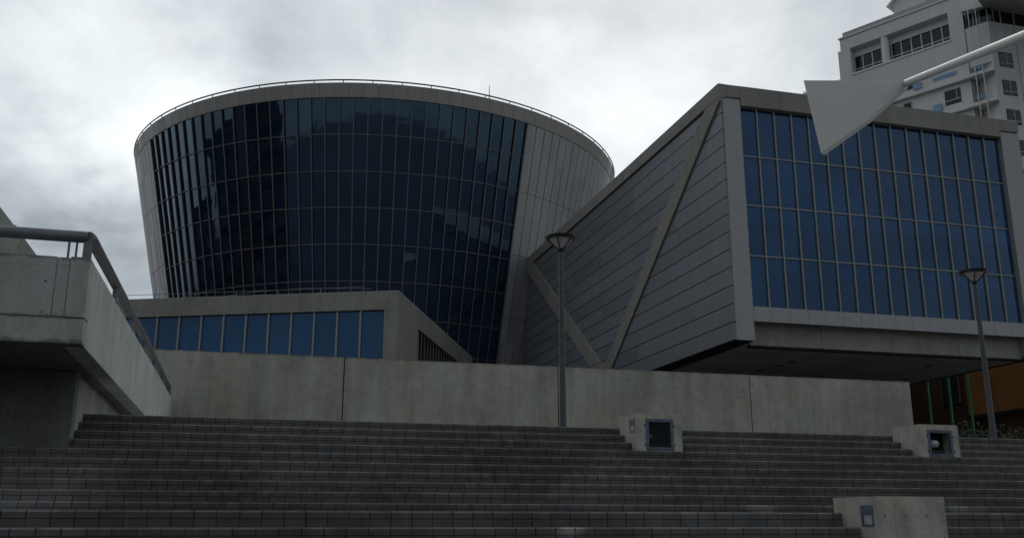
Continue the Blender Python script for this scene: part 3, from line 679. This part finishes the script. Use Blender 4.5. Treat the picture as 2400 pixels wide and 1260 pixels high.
# left wing roof with glass railing
Z(MB().box(-6.5, -.4, 1, 20, 3.34, 57.0)).build('wing', M['tower'], tw)
Z(MB().box(-6.4, -.4, 1.05, 1.08, 57.0, 57.72).box(-6.4, -6.37, 1.05, 9, 57.0, 57.72)).build('railing_glass', M['tower_trim'], tw)
Z(MB().tube([(-6.4, 1.05, 57.85), (-.4, 1.05, 57.85)], .04, 5).tube([(-2, 1.05, 57), (-2, 1.05, 57.85)], .04, 5).tube([(-4.2, 1.05, 57), (-4.2, 1.05, 57.85)], .04, 5)).build('railing', M['rail'], tw)
# right face, parallel to the glass box front: a wing with its own angle, built in world metres
ang = atan2(-.88, .476)
def W(mb):   # world metres -> tower local
    ca, sa = cos(-ang), sin(-ang); r = []
    for x, y, z in mb.v:
        x -= 71.78; y -= 100.0; r.append((x * ca - y * sa, x * sa + y * ca, z - 3.33))
    mb.v = r; return mb
W(MB().prism([(80.42, 83.97), (97, 83.97), (97, 100), (84, 100), (80.42, 87)], lambda a, b: (a, b, 3.34), lambda a, b: (a, b, ZB))).build('right_wing', M['tower'], tw)
W(MB().box(81.5, 97, 84.9, 85.0, ZB, 60.4)).build('window_pane', M['tower_glass'], tw)
for xx in (82.1, 83.1, 85.0, 87.2): W(MB().box(xx - .06, xx + .06, 84.8, 84.9, ZB, 60.4)).build('mullion', M['tower_trim'], tw)
for z in (54.42, 50.88, 47.28, 43.6, 40.0):
    for xa in (81.31, 87.4):
        f = W(MB().box(xa - .04, xa + 1.87, 83.93, 83.98, z - 1.80, z + .05)).build('window_frame', M['fin'], tw)
        W(MB().box(xa, xa + 1.82, 83.91, 83.935, z - 1.76, z)).build('pane', M['tower_glass'], f)
        W(MB().box(xa + .95, xa + 1.0, 83.89, 83.915, z - 1.76, z).box(xa, xa + 1.82, 83.89, 83.912, z - 1.4, z - 1.34)).build('glazing_bar', M['tower_trim'], f)
W(MB().box(83.95, 84.0, 83.95, 83.98, 20, ZB)).build('joint', M['fin'], tw)
# jutting roof slab whose underside shows at the corner
W(MB().prism([(80.2, 84.3), (77.9, 82.8), (70.5, 78.0), (86, 71), (99, 80), (99, 100), (84, 100)], lambda a, b: (a, b, 60.42), lambda a, b: (a, b, 61.2))).build('roof_slab', M['tower_under'], tw)
Z(MB().prism([(15.5, 60.42), (18.0, 60.1), (16.6, 62.9), (15.5, 62.9)], lambda a, b: (a, -.35, b), lambda a, b: (a, .2, b))).build('corner_fin', M['tower'], tw)

# ================================================================== KITE SHAPED SAIL ON ITS PIPE ARM
ks = thing('kite_sculpture', 'white kite shaped steel plate on a thick pipe arm reaching in from the right', 'sculpture', (24.0, 12.0, 3.33))
def K(mb): mb.v = [(x - 24.0, y - 12.0, z - 3.33) for x, y, z in mb.v]; return mb
def plate(pts, nrm, th): 
    n_ = Vector(nrm).normalized() * th; a = [Vector(p) for p in pts]; b = [p + n_ for p in a]; k = len(a)
    return MB().add(a + b, [tuple(range(k)), tuple(range(k, 2 * k))[::-1]] + [(i, (i + 1) % k, k + (i + 1) % k, k + i) for i in range(k)])
K(plate([(15.816, 24, 14.739), (16.208, 24, 12.399), (17.95, 24, 13.66), (19.40, 24, 14.93), (19.55, 24, 15.20)], (.85, .50, -.12), .20)).build('sail_plate', M['white'], ks, .008)
K(MB().tube([(18.95, 24.1, 15.13), (19.50, 24.0, 15.10), (17.27, 17.0, 12.83), (16.3, 13.95, 11.84)], [.03, .118, .118, .118], 18)).build('pipe_arm', M['white'], ks, smooth=True)
K(MB().tube([(16.3, 13.95, 1.74), (16.3, 13.95, 12.4)], .16, 18)).build('mast', M['white'], ks, smooth=True)
K(MB().lathe([(.001, 0), (.32, 0), (.32, .03), (.17, .05), (.001, .05)], 20, (16.3, 13.95, 1.74))).build('base_plate', M['rail'], ks)

# ================================================================== ORANGE BUILDING UNDER THE BOX
ob = thing('orange_building', 'orange rendered building glimpsed beneath the right end of the glass box', 'building', (48, 46, 3.33))
def O(mb): mb.v = [(x - 48, y - 46, z - 3.33) for x, y, z in mb.v]; return mb
O(MB().box(48, 60, 46, 56.5, 8.82, 15.0)).build('upper_wall', M['orange'], ob)
O(MB().box(47.9, 60, 45.9, 56.5, 8.60, 8.80)).build('ledge', M['fin'], ob)
O(MB().box(48.3, 60, 56.5, 66, 8.6, 15.0)).build('shaded_wall', M['brown'], ob)  # shade beneath the box painted in as brown
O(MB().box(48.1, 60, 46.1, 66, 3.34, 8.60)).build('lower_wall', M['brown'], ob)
O(MB().box(36, 48.0, 66, 67, 3.34, 16)).build('rear_wall', M['dark_brown'], ob)
for a, b, z0, z1 in ((44.0, 46.2, 8.5, 12.8), (49.8, 50.6, 0, 0)):
    if z1: 
        f = O(MB().box(a, b, 65.92, 66.0, z0, z1)).build('window_frame', M['lamp'], ob)
        O(MB().box(a + .12, b - .12, 65.88, 65.925, z0 + .1, z1 - .1)).build('pane', M['black'], f)
f = O(MB().box(48.22, 48.31, 57.4, 59.3, 9.9, 12.2)).build('window_frame', M['mullion'], ob)
O(MB().box(48.18, 48.225, 57.55, 59.15, 10.0, 12.1)).build('pane', M['black'], f)
GG = 'green posts beneath the glass box'
gp = thing('green_post', 'green painted post nearest the concrete wall end', 'post', (42.15, 53, 3.33), 0, GG)
MB().tube([(0, 0, .1), (0, 0, 9.6)], .085, 10).build('shaft', M['green'], gp, smooth=True)
MB().lathe([(.001, 0), (.17, 0), (.17, .06), (.1, .1), (.001, .1)], 12).build('foot', M['rail'], gp)
copy_thing(gp, (43.75, 53, 3.33), 'green painted post in the middle of the three under the glass box')
copy_thing(gp, (45.28, 53, 3.33), 'green painted post nearest the orange wall')

# ================================================================== SHRUBS
def shrub(name, x, y, rx, ry, h, n, label):
    mb = MB()
    cl = [(random.gauss(0, .45) * rx, random.gauss(0, .45) * ry, random.uniform(.15, 1) * h, random.uniform(.18, .4)) for _ in range(34)]
    for _ in range(n):
        c = random.choice(cl); r = c[3]
        p = Vector((c[0] + random.gauss(0, r), c[1] + random.gauss(0, r), max(.02, c[2] + random.gauss(0, r * .6))))
        a = Vector((random.gauss(0, 1), random.gauss(0, 1), random.gauss(0, .7))).normalized(); b = a.orthogonal().normalized(); b.rotate(Matrix.Rotation(random.uniform(0, 6.3), 3, a))
        l, w_ = random.uniform(.05, .09), random.uniform(.02, .035); c2 = a.cross(b)
        mb.quad(p - b * l, p + c2 * w_, p + b * l, p - c2 * w_)
    r = thing(name, label, 'shrub', (x, y, 3.33), 0, 'shrubs beyond the wall end')
    mb.build('foliage', M['leaf'], r)
    st = MB()
    for _ in range(7):
        a, b = random.uniform(-.6, .6) * rx, random.uniform(-.5, .5) * ry
        st.tube([(a * .4, b * .4, 0), (a, b, h * .8)], [.03, .012], 5)
    st.build('stem', M['brown'], r)
shrub('shrub', 23.9, 29.0, 1.2, .8, 1.35, 2600, 'dark green shrub directly behind the right light block')
shrub('shrub', 26.0, 28.6, 1.1, .8, 1.25, 2400, 'dark green shrub at the foot of the right lamp post')

# ================================================================== BUILDINGS THAT THE GLASS REFLECTS
def far_block(name, label, x0, x1, y0, y1, h, mat, floors):
    r = thing(name, label, 'building', ((x0 + x1) / 2, (y0 + y1) / 2, 0), 0)
    cx, cy = (x0 + x1) / 2, (y0 + y1) / 2
    MB().box(x0 - cx, x1 - cx, y0 - cy, y1 - cy, 0, h).build('wall', mat, r)
    for k in range(floors):
        z = h * (k + .45) / floors
        MB().box(x1 - cx, x1 - cx + .05, y0 - cy + 1, y1 - cy - 1, z, z + h / floors * .35).build('window', M['tower_glass'], r)
    MB().box(x0 - cx - .3, x1 - cx + .3, y0 - cy - .3, y1 - cy + .3, h, h + .8).build('roof', M['fin'], r)
far_block('brown_tower', 'dark brown tower mirrored as a tall strip in the round glass wall', -128, -100, 0, 44, 74, M['dark_brown'], 14)
far_block('grey_block', 'dark grey stepped block mirrored low in the left part of the round glass wall', -160, -128, 48, 80, 42, M['grey_far'], 9)
far_block('grey_block', 'lower dark block mirrored at the far left edge of the round glass wall', -170, -135, 82, 120, 33, M['grey_far'], 7)

pr = thing('harbour_pier', 'white roofed pier mirrored as pale streaks low in the round glass wall', 'pier', (190, -150, -0.6), radians(-52))
for k in range(6):
    MB().box(-62 + 9 * k, 48 - 6 * k, -52 + 19 * k, -45 + 19 * k, 4.4, 5.0).build('roof', M['tower_trim'], pr)
    mb = MB()
    for q in range(6): mb.box(-50 + 16 * q, -49.4 + 16 * q, -49 + 19 * k, -48.4 + 19 * k, 0, 4.4)
    mb.build('columns', M['fin'], pr)
bp = thing('bridge_pylon', 'distant bridge pylon mirrored near the top of the round glass wall', 'bridge', (-318, -440, -0.6), radians(-30))
for a in (-9, 9): MB().box(a - 1.8, a + 1.8, -2, 2, 0, 60).build('leg', M['fin'], bp)
for z in (22, 42, 57): MB().box(-9, 9, -1.2, 1.2, z, z + 3).build('crossbeam', M['fin'], bp)
